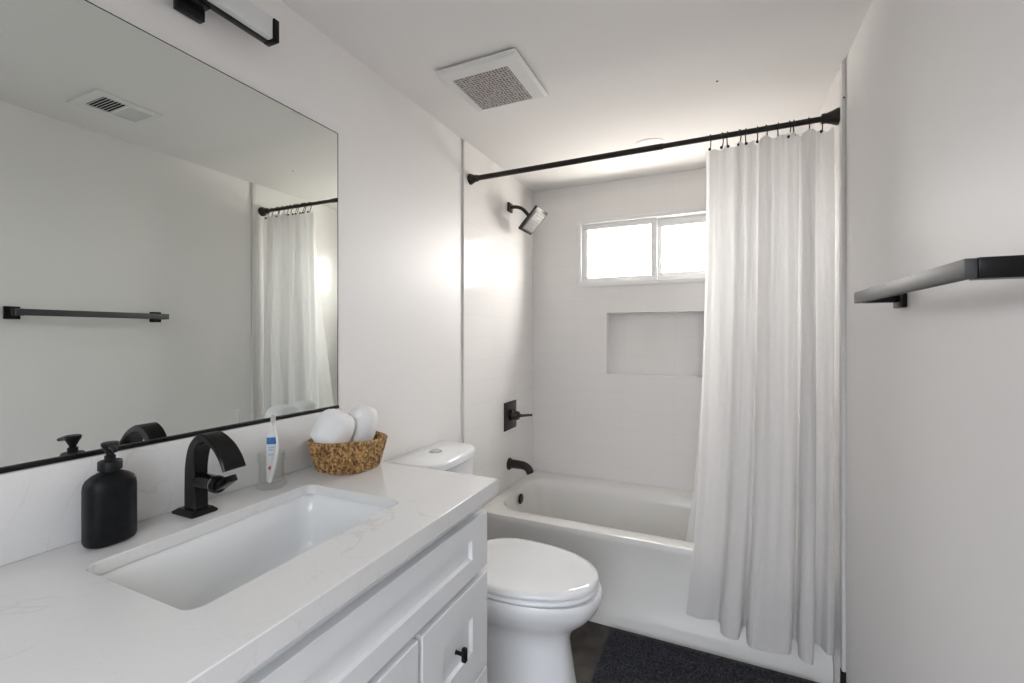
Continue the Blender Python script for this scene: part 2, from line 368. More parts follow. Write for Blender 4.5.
# tub spout, valve, shower head
sp_ = thing('tub_spout', 'dark bronze bathtub spout on the white tile above the tub', 'tub spout', (0.007, 2.412, 0.548))
obj('escutcheon', lathe(new(), [(0.036, 0), (0.034, 0.008), (0.026, 0.018)], (0.007, 2.412, 0.548), 24, 'X', True, True), M['bronze'], sp_)
pts = catmull([(0.018, 2.412, 0.550), (0.06, 2.412, 0.550), (0.10, 2.412, 0.548), (0.128, 2.412, 0.535), (0.142, 2.412, 0.508)], 5)
obj('spout', tube(new(), pts, [0.026-0.005*i/len(pts) for i in range(len(pts))], 20), M['bronze'], sp_)
va = thing('shower_valve', 'square dark bronze shower valve with lever handle on the tile', 'shower valve', (0.007, 2.432, 0.825))
obj('valve_plate', box(new(), 0.007, 0.015, 2.338, 2.502, 0.750, 0.914, 0.003), M['bronze'], va)
bm = lathe(new(), [(0.034, 0.008), (0.034, 0.024), (0.027, 0.032), (0.024, 0.055), (0.020, 0.060)], (0.007, 2.424, 0.833), 28, 'X', True, True)
hub = obj('hub', bm, M['bronze'], va)
obj('lever', tube(new(), [(0.055, 2.424, 0.833), (0.085, 2.430, 0.834), (0.140, 2.447, 0.839)], [0.011, 0.008, 0.0065], 14), M['bronze'], va)
sh = thing('shower_sprayer', 'square dark bronze shower head on a bent arm, high on the tile', 'shower head', (0.007, 2.412, 2.053))
obj('escutcheon', box(new(), 0.007, 0.020, 2.385, 2.439, 2.026, 2.080, 0.003), M['bronze'], sh)
obj('arm', tube(new(), catmull([(0.015, 2.412, 2.053), (0.055, 2.412, 2.052), (0.095, 2.412, 2.034), (0.136, 2.412, 1.988)], 6), 0.0105, 16), M['bronze'], sh)
def head_part(x0, x1, y0, y1, z0, z1, bev, m, nm, par):
    bm = box(new(), x0, x1, y0, y1, z0, z1, bev)
    R = Matrix.Translation((0.164, 2.412, 1.957)) @ Matrix.Rotation(math.radians(-47), 4, 'Y')
    bmesh.ops.transform(bm, matrix=R, verts=bm.verts[:]); return obj(nm, bm, m, par)
hd = head_part(-0.080, 0.080, -0.085, 0.085, -0.002, 0.014, 0.004, M['bronze'], 'head_plate', sh)
head_part(-0.064, 0.064, -0.069, 0.069, -0.006, -0.001, 0.002, M['spray'], 'spray_face', sh)
bm = new()
for i in range(-3, 4):
    for j in range(-3, 4): lathe(bm, [(0.002, -0.0085), (0.0035, -0.005)], (i*0.0185, j*0.0195, 0), 6, 'Z', True, True)
bmesh.ops.transform(bm, matrix=Matrix.Translation((0.164, 2.412, 1.957)) @ Matrix.Rotation(math.radians(-47), 4, 'Y'), verts=bm.verts[:])
obj('nozzles', bm, M['spray'], sh)['kind'] = 'stuff'
bm = lathe(new(), [(0.017, 0.012), (0.017, 0.022), (0.013, 0.034)], (0, 0, 0), 18, 'Z', True, True)
bmesh.ops.transform(bm, matrix=Matrix.Translation((0.164, 2.412, 1.957)) @ Matrix.Rotation(math.radians(-47), 4, 'Y'), verts=bm.verts[:])
obj('swivel', bm, M['bronze'], sh)

# ------------------------------------------------------------------ curtain rod, hooks, curtain, liner
RY = 1.952
def rz(x): return 2.077 + 0.010*x/W
rod = thing('curtain_rod', 'dark bronze tension rod across the tub opening under the ceiling', 'curtain rod', (0.0, RY, 2.08))
obj('rod_tube', tube(new(), [(0.02, RY, rz(0.02)), (0.92, RY, rz(0.92))], 0.0125, 20), M['bronze'], rod)
obj('rod_tube', tube(new(), [(0.90, RY, rz(0.90)), (0.925, RY, rz(0.925)), (W-0.03, RY, rz(W-0.03))], [0.0125, 0.0105, 0.0105], 20), M['bronze'], rod)
prof = [(0.027, 0.000), (0.027, 0.005), (0.021, 0.018), (0.016, 0.034), (0.017, 0.040), (0.015, 0.046)]
obj('end_flange', lathe(new(), prof, (0.007, RY, rz(0)), 26, 'X', True, True), M['bronze'], rod)
obj('end_flange', lathe(new(), [(r*1.1, -h*1.15) for r, h in prof], (W-0.007, RY, rz(W)), 26, 'X', True, True), M['bronze'], rod)

Pb = [(1.005, 1.990), (1.06, 1.972), (1.125, 1.985), (1.138, 1.915), (1.165, 1.893), (1.198, 1.905), (1.213, 1.985), (1.226, 1.985), (1.226, 1.885),
      (1.255, 1.862), (1.31, 1.868), (1.358, 1.890), (1.380, 1.985), (1.392, 1.975), (1.388, 1.890), (1.409, 1.862), (1.430, 1.880), (1.444, 1.978), (1.468, 1.980), (1.486, 1.945), (1.504, 1.962)]
def drape(P, ztop, zbot, rows, topx, topamp, ycen, sag, nsub=8, rip=1.0):
    bot = catmull(P, nsub); N = len(bot); xa, xb = P[0][0], P[-1][0]
    bm = new(); uv = bm.loops.layers.uv.new('UVMap'); grid = []
    L = [0]
    for a_, b_ in zip(bot, bot[1:]): L.append(L[-1] + math.dist(a_, b_))
    for j in range(rows+1):
        t = j/rows; row = []
        for i, (x, y) in enumerate(bot):
            s = (x-xa)/(xb-xa)
            xt = topx[0] + s*(topx[1]-topx[0]) ; yt = ycen + (y-ycen)*topamp + 0.011*math.sin(s*2*PI*9.5+0.6)*rip
            e = t**1.1; ex = 0.12*t + 0.88*t**2.8 if t < 1 else 1.0
            sc = sag*(0.5-0.5*math.cos(2*PI*L[i]/L[-1]*11))*(1-t)**14
            row.append(bm.verts.new((xt+(x-xt)*ex + 0.002*math.sin(9*t+i*0.35), yt+(y-yt)*e + 0.003*math.sin(5*t+i*0.2)*t, ztop+(zbot-ztop)*t - sc + 0.006*s*(1-t))))
        grid.append(row)
    for j in range(rows):
        for i in range(N-1):
            f = bm.faces.new((grid[j][i], grid[j][i+1], grid[j+1][i+1], grid[j+1][i]))
            for lp, (ii, jj) in zip(f.loops, ((i, j), (i+1, j), (i+1, j+1), (i, j+1))): lp[uv].uv = (L[ii], (ztop-zbot)*jj/rows)
    return bm
cur = obj('shower_curtain', drape(Pb, 2.045, 0.160, 70, (1.082, W-0.02), 0.28, RY, 0.010), M['curtain'], None, 180, False)
tag(cur, 'white textured shower curtain drawn to the right side of the tub', 'shower curtain')
PL = [(0.972, 2.150), (1.02, 2.130), (1.08, 2.175), (1.13, 2.14), (1.18, 2.19), (1.24, 2.14), (1.29, 2.18), (1.33, 2.145), (1.36, 2.17)]
lin = obj('curtain_liner', drape(PL, 2.035, 0.26, 40, (1.09, W-0.04), 0.05, RY+0.016, 0.008, rip=0.0), M['liner'], None, 180, False)
tag(lin, 'thin white shower curtain liner hanging inside the tub', 'curtain liner')
# hooks
hooks_px = [1.098, 1.142, 1.158, 1.203, 1.222, 1.262, 1.292, 1.330, 1.368, 1.380, 1.428, 1.468]
bm = new(); hp = []
for k in range(19):
    a = math.radians(-55 + 250*k/18); hp.append((0, -0.0165*math.cos(a+PI)*-1, 0.0165*math.sin(a)))
hp = [(0, 0.014*math.sin(a_), 0.014*math.cos(a_)) for a_ in [math.radians(-150+ 290*k/16) for k in range(17)]]
hp = hp + [(0, 0.004, -0.026), (0, -0.004, -0.044), (0, -0.010, -0.050), (0, -0.014, -0.046)]
tube(bm, hp, 0.0020, 8)
h0 = thing('curtain_hook', '', 'curtain hook', (hooks_px[0], RY, rz(1.1)), None)
ring = obj('hook_wire', bm, M['bronze'], None); ring.parent = h0
bm = new(); lathe(bm, [(0.0005, -0.0062), (0.0052, -0.003), (0.0052, 0.003), (0.0005, 0.0062)], (0, -0.020, -0.050), 10, 'Z', True, True)
ball = obj('hook_ball', bm, M['bronze'], None); ball.parent = h0
words = ['at the free left edge of the curtain', 'second from the free edge of the curtain', 'third from the free edge of the curtain', 'fourth from the free edge of the curtain',
         'fifth from the free edge of the curtain', 'sixth from the free edge, mid curtain', 'sixth from the right wall, mid curtain', 'fifth from the right wall', 'fourth from the right wall',
         'third from the right wall', 'second from the right wall', 'nearest the right wall and rod flange']
for i, hx in enumerate(hooks_px):
    if i == 0: h = h0
    else:
        h = h0.copy(); COL.objects.link(h)
        for ch in (ring, ball):
            c = ch.copy(); COL.objects.link(c); c.parent = h
    h.location = (hx, RY, rz(hx)-0.001); h.rotation_euler = (0, 0, math.radians(random.uniform(-22, 22)))
    tag(h, 'small metal curtain hook on the rod, ' + words[i], 'curtain hook', 'hooks holding the shower curtain')

# ------------------------------------------------------------------ toilet
toi = thing('toilet', 'white two-piece toilet with closed lid between vanity and tub', 'toilet', (0.38, 1.50, 0))
TYC = 1.505
def egg(x0, x1, hw, z, n=48, p=2.25, bias=0.12):
    xc = x0 + (x1-x0)*(0.5-bias); pts = []
    for k in range(n):
        a = 2*PI*k/n; c, s = math.cos(a), math.sin(a)
        cc = math.copysign(abs(c)**(2/p), c); ss = math.copysign(abs(s)**(2/p), s)
        rx = (x1-xc) if c > 0 else (xc-x0)
        pts.append(Vector((xc+rx*cc, TYC+hw*ss, z)))
    return pts
bm = loft(new(), [egg(0.10, 0.690, 0.120, 0.0, p=3), egg(0.10, 0.688, 0.118, 0.02, p=3), egg(0.11, 0.672, 0.106, 0.12, p=2.8), egg(0.12, 0.655, 0.100, 0.24, p=2.7),
    egg(0.12, 0.664, 0.106, 0.285, p=2.5), egg(0.14, 0.692, 0.128, 0.315, p=2.4), egg(0.17, 0.728, 0.155, 0.345), egg(0.20, 0.756, 0.177, 0.38), egg(0.21, 0.768, 0.186, 0.41),
    egg(0.22, 0.768, 0.187, 0.428), egg(0.225, 0.764, 0.183, 0.436)])
obj('bowl', bm, M['porc'], toi, 60)
sd = obj('seat', loft(new(), [egg(0.245, 0.748, 0.184, 0.439), egg(0.240, 0.756, 0.190, 0.444), egg(0.240, 0.756, 0.190, 0.451), egg(0.245, 0.750, 0.185, 0.456)]), M['porc'], toi, 60)
bm = loft(new(), [egg(0.245, 0.746, 0.184, 0.459), egg(0.238, 0.754, 0.190, 0.463), egg(0.238, 0.754, 0.190, 0.471), egg(0.243, 0.749, 0.186, 0.477), egg(0.262, 0.728, 0.168, 0.481), egg(0.35, 0.62, 0.08, 0.483)])
obj('lid', bm, M['porc'], toi, 60)
for s in (-1, 1): obj('hinge', lathe(new(), [(0.014, -0.025), (0.014, 0.025)], (0.246, TYC+s*0.075, 0.462), 14, 'Y', True, True), M['porc'], toi)
tk = [rrect(0.022, x1, TYC-hw, TYC+hw, r, z) for x1, hw, r, z in ((0.19, 0.150, 0.05, 0.434), (0.195, 0.160, 0.05, 0.46), (0.203, 0.170, 0.05, 0.70), (0.205, 0.172, 0.05, 0.806))]
obj('tank', loft(new(), tk), M['porc'], toi, 50)
def lidring(x1, hw, z, dr=0.0):
    # D-shaped: straight at the wall, rounded toward the room
    pts = [Vector((0.012+dr, TYC-hw, z))]
    for k in range(25):
        a = -PI/2 + PI*k/24; c, s = math.cos(a), math.sin(a)
        cc = abs(c)**(2/3.4); ss = math.copysign(abs(s)**(2/3.4), s)
        pts.append(Vector((0.10 + (x1-0.10)*cc, TYC + hw*ss, z)))
    pts.append(Vector((0.012+dr, TYC+hw, z))); return pts
obj('tank_lid', loft(new(), [lidring(0.218, 0.184, 0.806), lidring(0.224, 0.190, 0.811), lidring(0.224, 0.190, 0.832), lidring(0.220, 0.186, 0.838), lidring(0.212, 0.178, 0.841, 0.003)]), M['porc'], toi, 50)
fb = obj('flush_button', lathe(new(), [(0.024, 0.0), (0.024, 0.004), (0.021, 0.006)], (0.10, TYC+0.01, 0.8405), 28, 'Z', True, True), M['chrome'], toi)
obj('button_ring', lathe(new(), [(0.0262, 0.0), (0.0262, 0.003), (0.0245, 0.003), (0.0245, 0.0)], (0.10, TYC+0.01, 0.8405), 28, 'Z'), M['chrome'], fb)

# ------------------------------------------------------------------ bath mat
bm = new(); NXr, NYr = 190, 120; rx0, rx1, ry0, ry1 = 0.690, 1.46, 1.46, 1.995
g = []
for j in range(NYr+1):
    row = []
    for i in range(NXr+1):
        u, v = i/NXr, j/NYr; edge = min(1, min(u, 1-u)*40, min(v, 1-v)*30)
        row.append(bm.verts.new((rx0+(rx1-rx0)*u + random.uniform(-.0012, .0012), ry0+(ry1-ry0)*v + random.uniform(-.0012, .0012), 0.003 + edge*(0.009 + random.uniform(0, 0.013)))))
    g.append(row)
for j in range(NYr):
    for i in range(NXr): bm.faces.new((g[j][i], g[j][i+1], g[j+1][i+1], g[j+1][i]))
bot = [bm.verts.new((x, y, 0.001)) for x, y in ((rx0, ry0), (rx1, ry0), (rx1, ry1), (rx0, ry1))]
bm.faces.new(bot[::-1])
rug = obj('bath_mat', bm, M['rug'], None, 0)
tag(rug, 'charcoal nubby bath mat on the dark floor along the tub', 'bath mat')

# ------------------------------------------------------------------ vanity
CZ = 0.915; CT = 0.040; VY0, VY1 = 0.165, 1.106; CF = 0.580
FX = 0.540                                              # face frame plane
van = thing('vanity_cabinet', 'white shaker vanity cabinet under the quartz countertop', 'vanity cabinet', (0.28, 0.63, 0))
bm = new(); y0, y1 = VY0+0.02, 1.085; t = 0.018
box(bm, 0.003, FX, y0, y0+t, 0.0, CZ-CT-0.001); box(bm, 0.003, FX, y1-t, y1, 0.0, CZ-CT-0.001)
box(bm, 0.003, FX, y0+t, y1-t, 0.10, 0.118); box(bm, 0.003, 0.012, y0+t, y1-t, 0.118, CZ-CT-0.001)
box(bm, FX-0.02, FX, y0+t, y1-t, 0.815, CZ-CT-0.001); box(bm, FX-0.02, FX, y0+t, y1-t, 0.672, 0.70); box(bm, FX-0.02, FX, 0.75, 0.79, 0.118, 0.672)
box(bm, FX-0.07, FX-0.055, y0+t, y1-t, 0.0, 0.10)
obj('body', bm, M['cab'], van, 0)
def shaker(name, y0, y1, z0, z1, st, rl, knob=None):
    """frame and panel front lying on the face frame"""
    def fr(x, y0, y1, z0, z1): return [Vector((x, y0, z0)), Vector((x, y1, z0)), Vector((x, y1, z1)), Vector((x, y0, z1))]
    x0, x1 = FX+0.0005, FX+0.021; b1 = 0.0015
    rings = [fr(x0, y0, y1, z0, z1), fr(x1-b1, y0, y1, z0, z1), fr(x1, y0+b1, y1-b1, z0+b1, z1-b1), fr(x1, y0+st, y1-st, z0+rl, z1-rl), fr(x1-0.009, y0+st+0.004, y1-st-0.004, z0+rl+0.004, z1-rl-0.004)]
    d = obj(name, loft(new(), rings), M['cab'], van, 25)
    if knob:
        ky, kz = knob; xk = x1-0.009
        bm = lathe(new(), [(0.0055, 0), (0.0045, 0.003), (0.0045, 0.026)], (xk, ky, kz), 12, 'X', True, True)
        box(bm, xk+0.018, xk+0.030, ky-0.006, ky+0.006, kz-0.016, kz+0.016, 0.002)
        obj('knob', bm, M['black'], d)
    return d
shaker('false_drawer_front', 0.195, 1.078, 0.692, 0.837, 0.082, 0.047)
shaker('drawer', 0.785, 1.078, 0.425, 0.674, 0.080, 0.080, (0.932, 0.545))
shaker('drawer', 0.785, 1.078, 0.125, 0.418, 0.080, 0.080, (0.932, 0.272))
shaker('door', 0.487, 0.772, 0.125, 0.674, 0.060, 0.060, (0.515, 0.60))
shaker('door', 0.195, 0.480, 0.125, 0.674, 0.060, 0.060, (0.450, 0.60))

# countertop with cut-out
SX0, SX1, SY0, SY1 = 0.148, 0.446, 0.392, 0.862
SL = 0.024                                               # slab; the front and end edges are built up to CT
bm = plate_holes(new(), [Vector(p) for p in ((0.003, VY0, CZ-SL), (CF, VY0, CZ-SL), (CF, VY1, CZ-SL), (0.003, VY1, CZ-SL))], [rrect(SX0, SX1, SY0, SY1, 0.024, CZ-SL, 7)], Vector((0, 0, SL)))
bmesh.ops.recalc_face_normals(bm, faces=bm.faces[:])
bm.faces.ensure_lookup_table()
low = [f for f in bm.faces if all(abs(v.co.z-(CZ-SL)) < 1e-5 for v in f.verts)]
bmesh.ops.delete(bm, geom=low, context='FACES_ONLY')
def V(x, y, z): return min((v for v in bm.verts), key=lambda v: (v.co-Vector((x, y, z))).length)
oc = [V(0.003, VY0, CZ-SL), V(CF, VY0, CZ-SL), V(CF, VY1, CZ-SL), V(0.003, VY1, CZ-SL)]
dn = [bm.verts.new((v.co.x, v.co.y, CZ-CT)) for v in oc]
inn = [bm.verts.new(p) for p in ((0.003, VY0+0.016, CZ-CT), (CF-0.03, VY0+0.016, CZ-CT), (CF-0.03, VY1-0.016, CZ-CT), (0.003, VY1-0.016, CZ-CT))]
for k in range(3):
    bm.faces.new((oc[k], oc[k+1], dn[k+1], dn[k])); bm.faces.new((dn[k], dn[k+1], inn[k+1], inn[k]))
ctop = obj('countertop', bm, M['stone'], None, 30)
bv = ctop.modifiers.new('eased_edge', 'BEVEL'); bv.width = 0.002; bv.segments = 2; bv.limit_method = 'ANGLE'; bv.angle_limit = 0.6
tag(ctop, 'white quartz countertop with faint grey veins on the vanity', 'countertop')
spl = obj('backsplash', box(new(), 0.001, 0.021, VY0, 1.100, CZ+0.0005, 1.070, 0.0012), M['stone'])
tag(spl, 'white veined quartz backsplash strip on the wall below the mirror', 'backsplash')
# sink
snk = thing('sink', 'white rectangular undermount sink set in the vanity countertop', 'sink', ((SX0+SX1)/2, (SY0+SY1)/2, CZ-CT))
rs = [rrect(SX0-0.022, SX1+0.022, SY0-0.022, SY1+0.022, 0.04, CZ-SL-0.012, 8), rrect(SX0-0.022, SX1+0.022, SY0-0.022, SY1+0.022, 0.04, CZ-SL-0.0005, 8), rrect(SX0-0.003, SX1+0.003, SY0-0.003, SY1+0.003, 0.032, CZ-SL-0.0005, 8)]
for k in range(1, 12):
    t = k/11; ins = 0.004+0.018*t + 0.06*max(0, (t-0.55)/0.45)**2.2
    z = CZ-SL-0.0005 - 0.145*math.sin(min(1, t*1.02)*PI/2)**0.9
    rs.append(rrect(SX0+ins, SX1-ins, SY0+ins*1.3, SY1-ins*1.3, 0.034+0.02*t, z, 8))
rs.append(rrect(SX0+0.125, SX1-0.125, SY0+0.20, SY1-0.20, 0.018, CZ-SL-0.1485, 8))
obj('basin', loft(new(), rs, False, True), M['sink'], snk, 60)
obj('drain', lathe(new(), [(0.024, 0), (0.022, 0.003), (0.012, 0.003)], ((SX0+SX1)/2, (SY0+SY1)/2, CZ-SL-0.1485), 24, 'Z', True, True), M['black'], snk)

# mirror
mir = thing('wall_mirror', 'large frameless wall mirror above the vanity backsplash', 'mirror', (0.001, 0.63, 1.072))
MY0, MY1, MZ0, MZ1 = 0.165, 1.096, 1.079, 1.957
obj('mirror_glass', box(new(), 0.001, 0.006, MY0, MY1, MZ0, MZ1), M['mirror'], mir, 0)
obj('bottom_channel', box(new(), 0.001, 0.012, MY0, MY1+0.001, 1.0705, 1.0795, 0.0005), M['black'], mir)
bm = new(); box(bm, 0.001, 0.0065, MY0, MY1, MZ1, MZ1+0.0018); box(bm, 0.001, 0.0065, MY1, MY1+0.0018, MZ0, MZ1+0.0018)
obj('mirror_edge', bm, M['dark'], mir, 0)
obj('mirror_clip', box(new(), 0.0062, 0.012, 0.83, 0.842, 1.0795, 1.090, 0.001), M['glass'], mir)

# ------------------------------------------------------------------ faucet
fau = thing('faucet', 'matte black arched waterfall faucet behind the sink', 'faucet', (0.075, 0.622, CZ))
FY = 0.620
obj('base_plate', loft(new(), [rrect(0.033, 0.108, FY-0.028, FY+0.028, 0.003, CZ+0.0005), rrect(0.033, 0.108, FY-0.028, FY+0.028, 0.003, CZ+0.005), rrect(0.045, 0.104, FY-0.020, FY+0.020, 0.003, CZ+0.012)]), M['black'], fau)
path = catmull([(0.076, CZ+0.008), (0.075, CZ+0.060), (0.077, CZ+0.110), (0.091, CZ+0.150), (0.124, CZ+0.172), (0.163, CZ+0.160), (0.190, CZ+0.136), (0.205, CZ+0.112)], 6)
thk = catmull([(0.040, 0.030), (0.036, 0.031), (0.031, 0.033), (0.024, 0.037), (0.018, 0.041), (0.013, 0.045), (0.010, 0.048), (0.007, 0.050)], 6)
rings = []
for i, (px, pz) in enumerate(path):
    a_, b_ = path[max(i-1, 0)], path[min(i+1, len(path)-1)]
    d = Vector((b_[0]-a_[0], b_[1]-a_[1])).normalized(); nrm = Vector((-d.y, d.x))
    th, wd = thk[i]; th /= 2; wd /= 2; c = 0.0025
    sec = [(-th+c, -wd), (th-c, -wd), (th, -wd+c), (th, wd-c), (th-c, wd), (-th+c, wd), (-th, wd-c), (-th, -wd+c)]
    rings.append([Vector((px+nrm.x*u, FY+v, pz+nrm.y*u)) for u, v in sec])
obj('spout', loft(new(), rings), M['black'], fau, 40)
bm = lathe(new(), [(0.0175, 0.0), (0.0175, 0.056), (0.0182, 0.058), (0.0182, 0.066), (0.016, 0.070)], (0.088, FY, CZ+0.072), 28, 'X', True, True)
hb = obj('valve_body', bm, M['black'], fau)
obj('accent_ring', lathe(new(), [(0.0188, 0.0), (0.0188, 0.0022), (0.0168, 0.0022), (0.0168, 0.0)], (0.144, FY, CZ+0.072), 28, 'X'), M['chrome'], fau)
bm = new(); box(bm, -0.006, 0.052, -0.012, 0.012, -0.007, 0.007, 0.002)
bmesh.ops.transform(bm, matrix=Matrix.Translation((0.152, FY, CZ+0.064)) @ Matrix.Rotation(math.radians(-32), 4, 'Y'), verts=bm.verts[:])
obj('handle', bm, M['black'], fau)

# ------------------------------------------------------------------ soap dispenser
soap = thing('soap_dispenser', 'matte black oval soap dispenser bottle left of the faucet', 'soap dispenser', (0.075, 0.464, CZ))
SXc, SYc = 0.076, 0.464
def oval(rx, ry, z, n=40, p=2.6):
    out = []
    for k in range(n):
        a = 2*PI*k/n; c, s = math.cos(a), math.sin(a)
        out.append(Vector((SXc + rx*math.copysign(abs(c)**(2/p), c), SYc + ry*math.copysign(abs(s)**(2/p), s), z)))
    return out
sec = [(0.023, 0.030, 0.0008), (0.028, 0.037, 0.004), (0.030, 0.0395, 0.010), (0.030, 0.0395, 0.105), (0.0295, 0.0385, 0.114), (0.027, 0.035, 0.122), (0.022, 0.027, 0.1285), (0.0165, 0.019, 0.1325), (0.0145, 0.0145, 0.134)]
obj('bottle', loft(new(), [oval(a_, b_, CZ+z) for a_, b_, z in sec]), M['soap'], soap, 60)
bm = lathe(new(), [(0.0150, 0.132), (0.0150, 0.137), (0.0185, 0.138), (0.0185, 0.153), (0.0175, 0.1545), (0.0085, 0.155), (0.0085, 0.164), (0.006, 0.165), (0.006, 0.178)], (SXc, SYc, CZ), 28, 'Z', True, True)
pc = obj('pump_collar', bm, M['soap'], soap, 40)
bm = lathe(new(), [(0.007, 0.170), (0.010, 0.177), (0.0135, 0.183), (0.0138, 0.187), (0.0125, 0.189)], (SXc, SYc, CZ), 28, 'Z', True, True)
tube(bm, [(SXc, SYc, CZ+0.182), (SXc+0.018, SYc-0.004, CZ+0.1825), (SXc+0.036, SYc-0.008, CZ+0.178)], [0.006, 0.005, 0.0035], 12)
obj('pump_head', bm, M['soap'], soap, 40)

# ------------------------------------------------------------------ tumbler, toothbrush, toothpaste
GX, GY = 0.075, 0.805
tum = thing('glass_tumbler', 'clear glass tumbler holding toothbrush and toothpaste by the basket', 'tumbler', (GX, GY, CZ))
outer = [(0.0330, 0.0008), (0.0355, 0.003), (0.0360, 0.009), (0.0330, 0.014), (0.0300, 0.020), (0.0290, 0.050), (0.0295, 0.066), (0.0330, 0.070), (0.0335, 0.075), (0.0310, 0.079), (0.0325, 0.088)]
inner = [(0.0300, 0.0875), (0.0285, 0.078), (0.0275, 0.066), (0.0268, 0.050), (0.0270, 0.020), (0.0240, 0.014), (0.010, 0.0125)]
tg = obj('glass_body', lathe(new(), outer+inner, (GX, GY, CZ), 40, 'Z', True, True), M['glass'], tum, 60)
tp = thing('toothpaste_tube', 'small white toothpaste tube with blue band inside the glass tumbler', 'toothpaste', (GX, GY, CZ+0.015))
Tm = Matrix.Translation((GX-0.004, GY-0.003, CZ+0.0145)) @ Matrix.Rotation(math.radians(2), 4, 'Y') @ Matrix.Rotation(math.radians(-2), 4, 'X') @ Matrix.Rotation(math.radians(52), 4, 'Z')
def tp_part(nm, rings, m, par):
    bm = loft(new(), rings); bmesh.ops.transform(bm, matrix=Tm, verts=bm.verts[:]); return obj(nm, bm, m, par, 60)
def el(rx, ry, z, n=24): return [Vector((rx*math.cos(2*PI*k/n), ry*math.sin(2*PI*k/n), z)) for k in range(n)]
body = tp_part('tube_body', [el(0.007, 0.007, 0.018), el(0.0088, 0.0085, 0.024), el(0.0098, 0.008, 0.050), el(0.0108, 0.005, 0.095), el(0.0112, 0.0015, 0.120), el(0.0112, 0.0012, 0.128)], M['white_plastic'], tp)
tp_part('cap', [el(0.0065, 0.0065, 0.0005), el(0.007, 0.007, 0.003), el(0.007, 0.007, 0.018)], M['white_plastic'], tp)
tp_part('blue_band', [el(0.0111, 0.0058, 0.096), el(0.0114, 0.0042, 0.113)], M['blue'], tp)
def decal(nm, w, h, zc, m, n=16, yy=0.0105):
    bm = new(); vs = [bm.verts.new((w*math.cos(2*PI*k/n), yy*-1, zc+h*math.sin(2*PI*k/n))) for k in range(n)]
    bm.faces.new(vs); ex = bmesh.ops.extrude_face_region(bm, geom=bm.faces[:]); bmesh.ops.translate(bm, verts=[v for v in ex['geom'] if isinstance(v, bmesh.types.BMVert)], vec=(0, 0.002, 0))
    bmesh.ops.transform(bm, matrix=Tm, verts=bm.verts[:]); return obj(nm, bm, m, tp)
decal('red_print', 0.0042, 0.005, 0.036, M['red'], yy=0.0096)
bm = new()
for zc, w in ((0.088, 0.0065), (0.082, 0.005), (0.070, 0.006)): box(bm, -w, w, -0.0086, -0.0050, zc-0.0015, zc+0.0015)
bmesh.ops.transform(bm, matrix=Tm, verts=bm.verts[:]); obj('print_lines', bm, M['paleblue'], tp)
tb = thing('toothbrush', 'white toothbrush standing head up in the glass tumbler', 'toothbrush', (GX+0.006, GY+0.008, CZ+0.015))
def fr(r_, f_, z): return (GX+0.61*r_+0.79*f_, GY+0.79*r_-0.61*f_, CZ+z)
pts = catmull([fr(-0.004, 0.014, 0.017), fr(0.004, 0.016, 0.05), fr(0.013, 0.014, 0.095), fr(0.012, 0.004, 0.128), fr(0.004, -0.004, 0.163)], 6)
obj('handle', tube(new(), pts, [0.0052, 0.0054, 0.0056, 0.0058, 0.006, 0.006, 0.006, 0.0058, 0.0055, 0.005, 0.005, 0.0045, 0.0045, 0.004, 0.0035, 0.0032, 0.003, 0.003, 0.003, 0.003, 0.003, 0.003, 0.003, 0.003, 0.003][:len(pts)], 12), M['white_plastic'], tb, 60)
hdm = Matrix.Translation(fr(0.004, -0.004, 0.160)) @ Matrix.Rotation(math.radians(52), 4, 'Z')
bm = box(new(), -0.006, 0.006, -0.0025, 0.0025, 0.0, 0.028, 0.002); bmesh.ops.transform(bm, matrix=hdm, verts=bm.verts[:]); obj('head', bm, M['white_plastic'], tb)
bm = new()
for i in range(4):
    for j in range(8): box(bm, -0.0045+i*0.0025, -0.003+i*0.0025, -0.013, -0.0024, 0.003+j*0.003, 0.005+j*0.003)
bmesh.ops.transform(bm, matrix=hdm, verts=bm.verts[:]); obj('bristles', bm, M['white_plastic'], tb)['kind'] = 'stuff'

# ------------------------------------------------------------------ basket with towels
BX, BY = 0.126, 1.020
bas = thing('wicker_basket', 'brown woven wicker basket of towels at the end of the countertop', 'basket', (BX, BY, CZ))
def bring(a_, b_, z, off=0.0, n=288, p=2.8, fn=None):
    out = []
    for k in range(n):
        t = 2*PI*k/n; c, s = math.cos(t), math.sin(t)
        x = a_*math.copysign(abs(c)**(2/p), c); y = b_*math.copysign(abs(s)**(2/p), s)
        d = Vector((x, y)).normalized(); o_ = off + (fn(k, t) if fn else 0)
        out.append(Vector((BX+x+d.x*o_, BY+y+d.y*o_, z)))
    return out
HB = 0.082; NR = 54
def rimdz(t): return 0.010*abs(math.sin(t-PI/4))**3*1.0
outer = []
for j in range(NR+1):
    t = j/NR; a_ = 0.077+0.022*t**0.8; b_ = 0.075+0.022*t**0.8
    rowph = (j*1.0/NR*9)
    def fn(k, th, rowph=rowph):
        strand = math.sin(rowph*2*PI)                         # horizontal twined rows
        sgn = 1 if int(rowph) % 2 == 0 else -1
        return 0.0022*abs(math.sin(rowph*PI))**0.7 + 0.0026*sgn*math.sin(k/288*2*PI*40)
    ring_ = bring(a_, b_, CZ+0.001+HB*t, 0, fn=fn)
    for k, v in enumerate(ring_): v.z += rimdz(2*PI*k/288)*t**2
    outer.append(ring_)
inner = []
for j in range(8):
    t = 1-j/7; a_ = 0.071+0.022*t**0.8; b_ = 0.069+0.022*t**0.8
    ring_ = bring(a_, b_, CZ+0.006+(HB-0.006)*t, 0)
    for k, v in enumerate(ring_): v.z += rimdz(2*PI*k/288)*t**2
    inner.append(ring_)
obj('woven_body', loft(new(), outer+inner, True, True), M['wicker'], bas, 80)
bm = new()
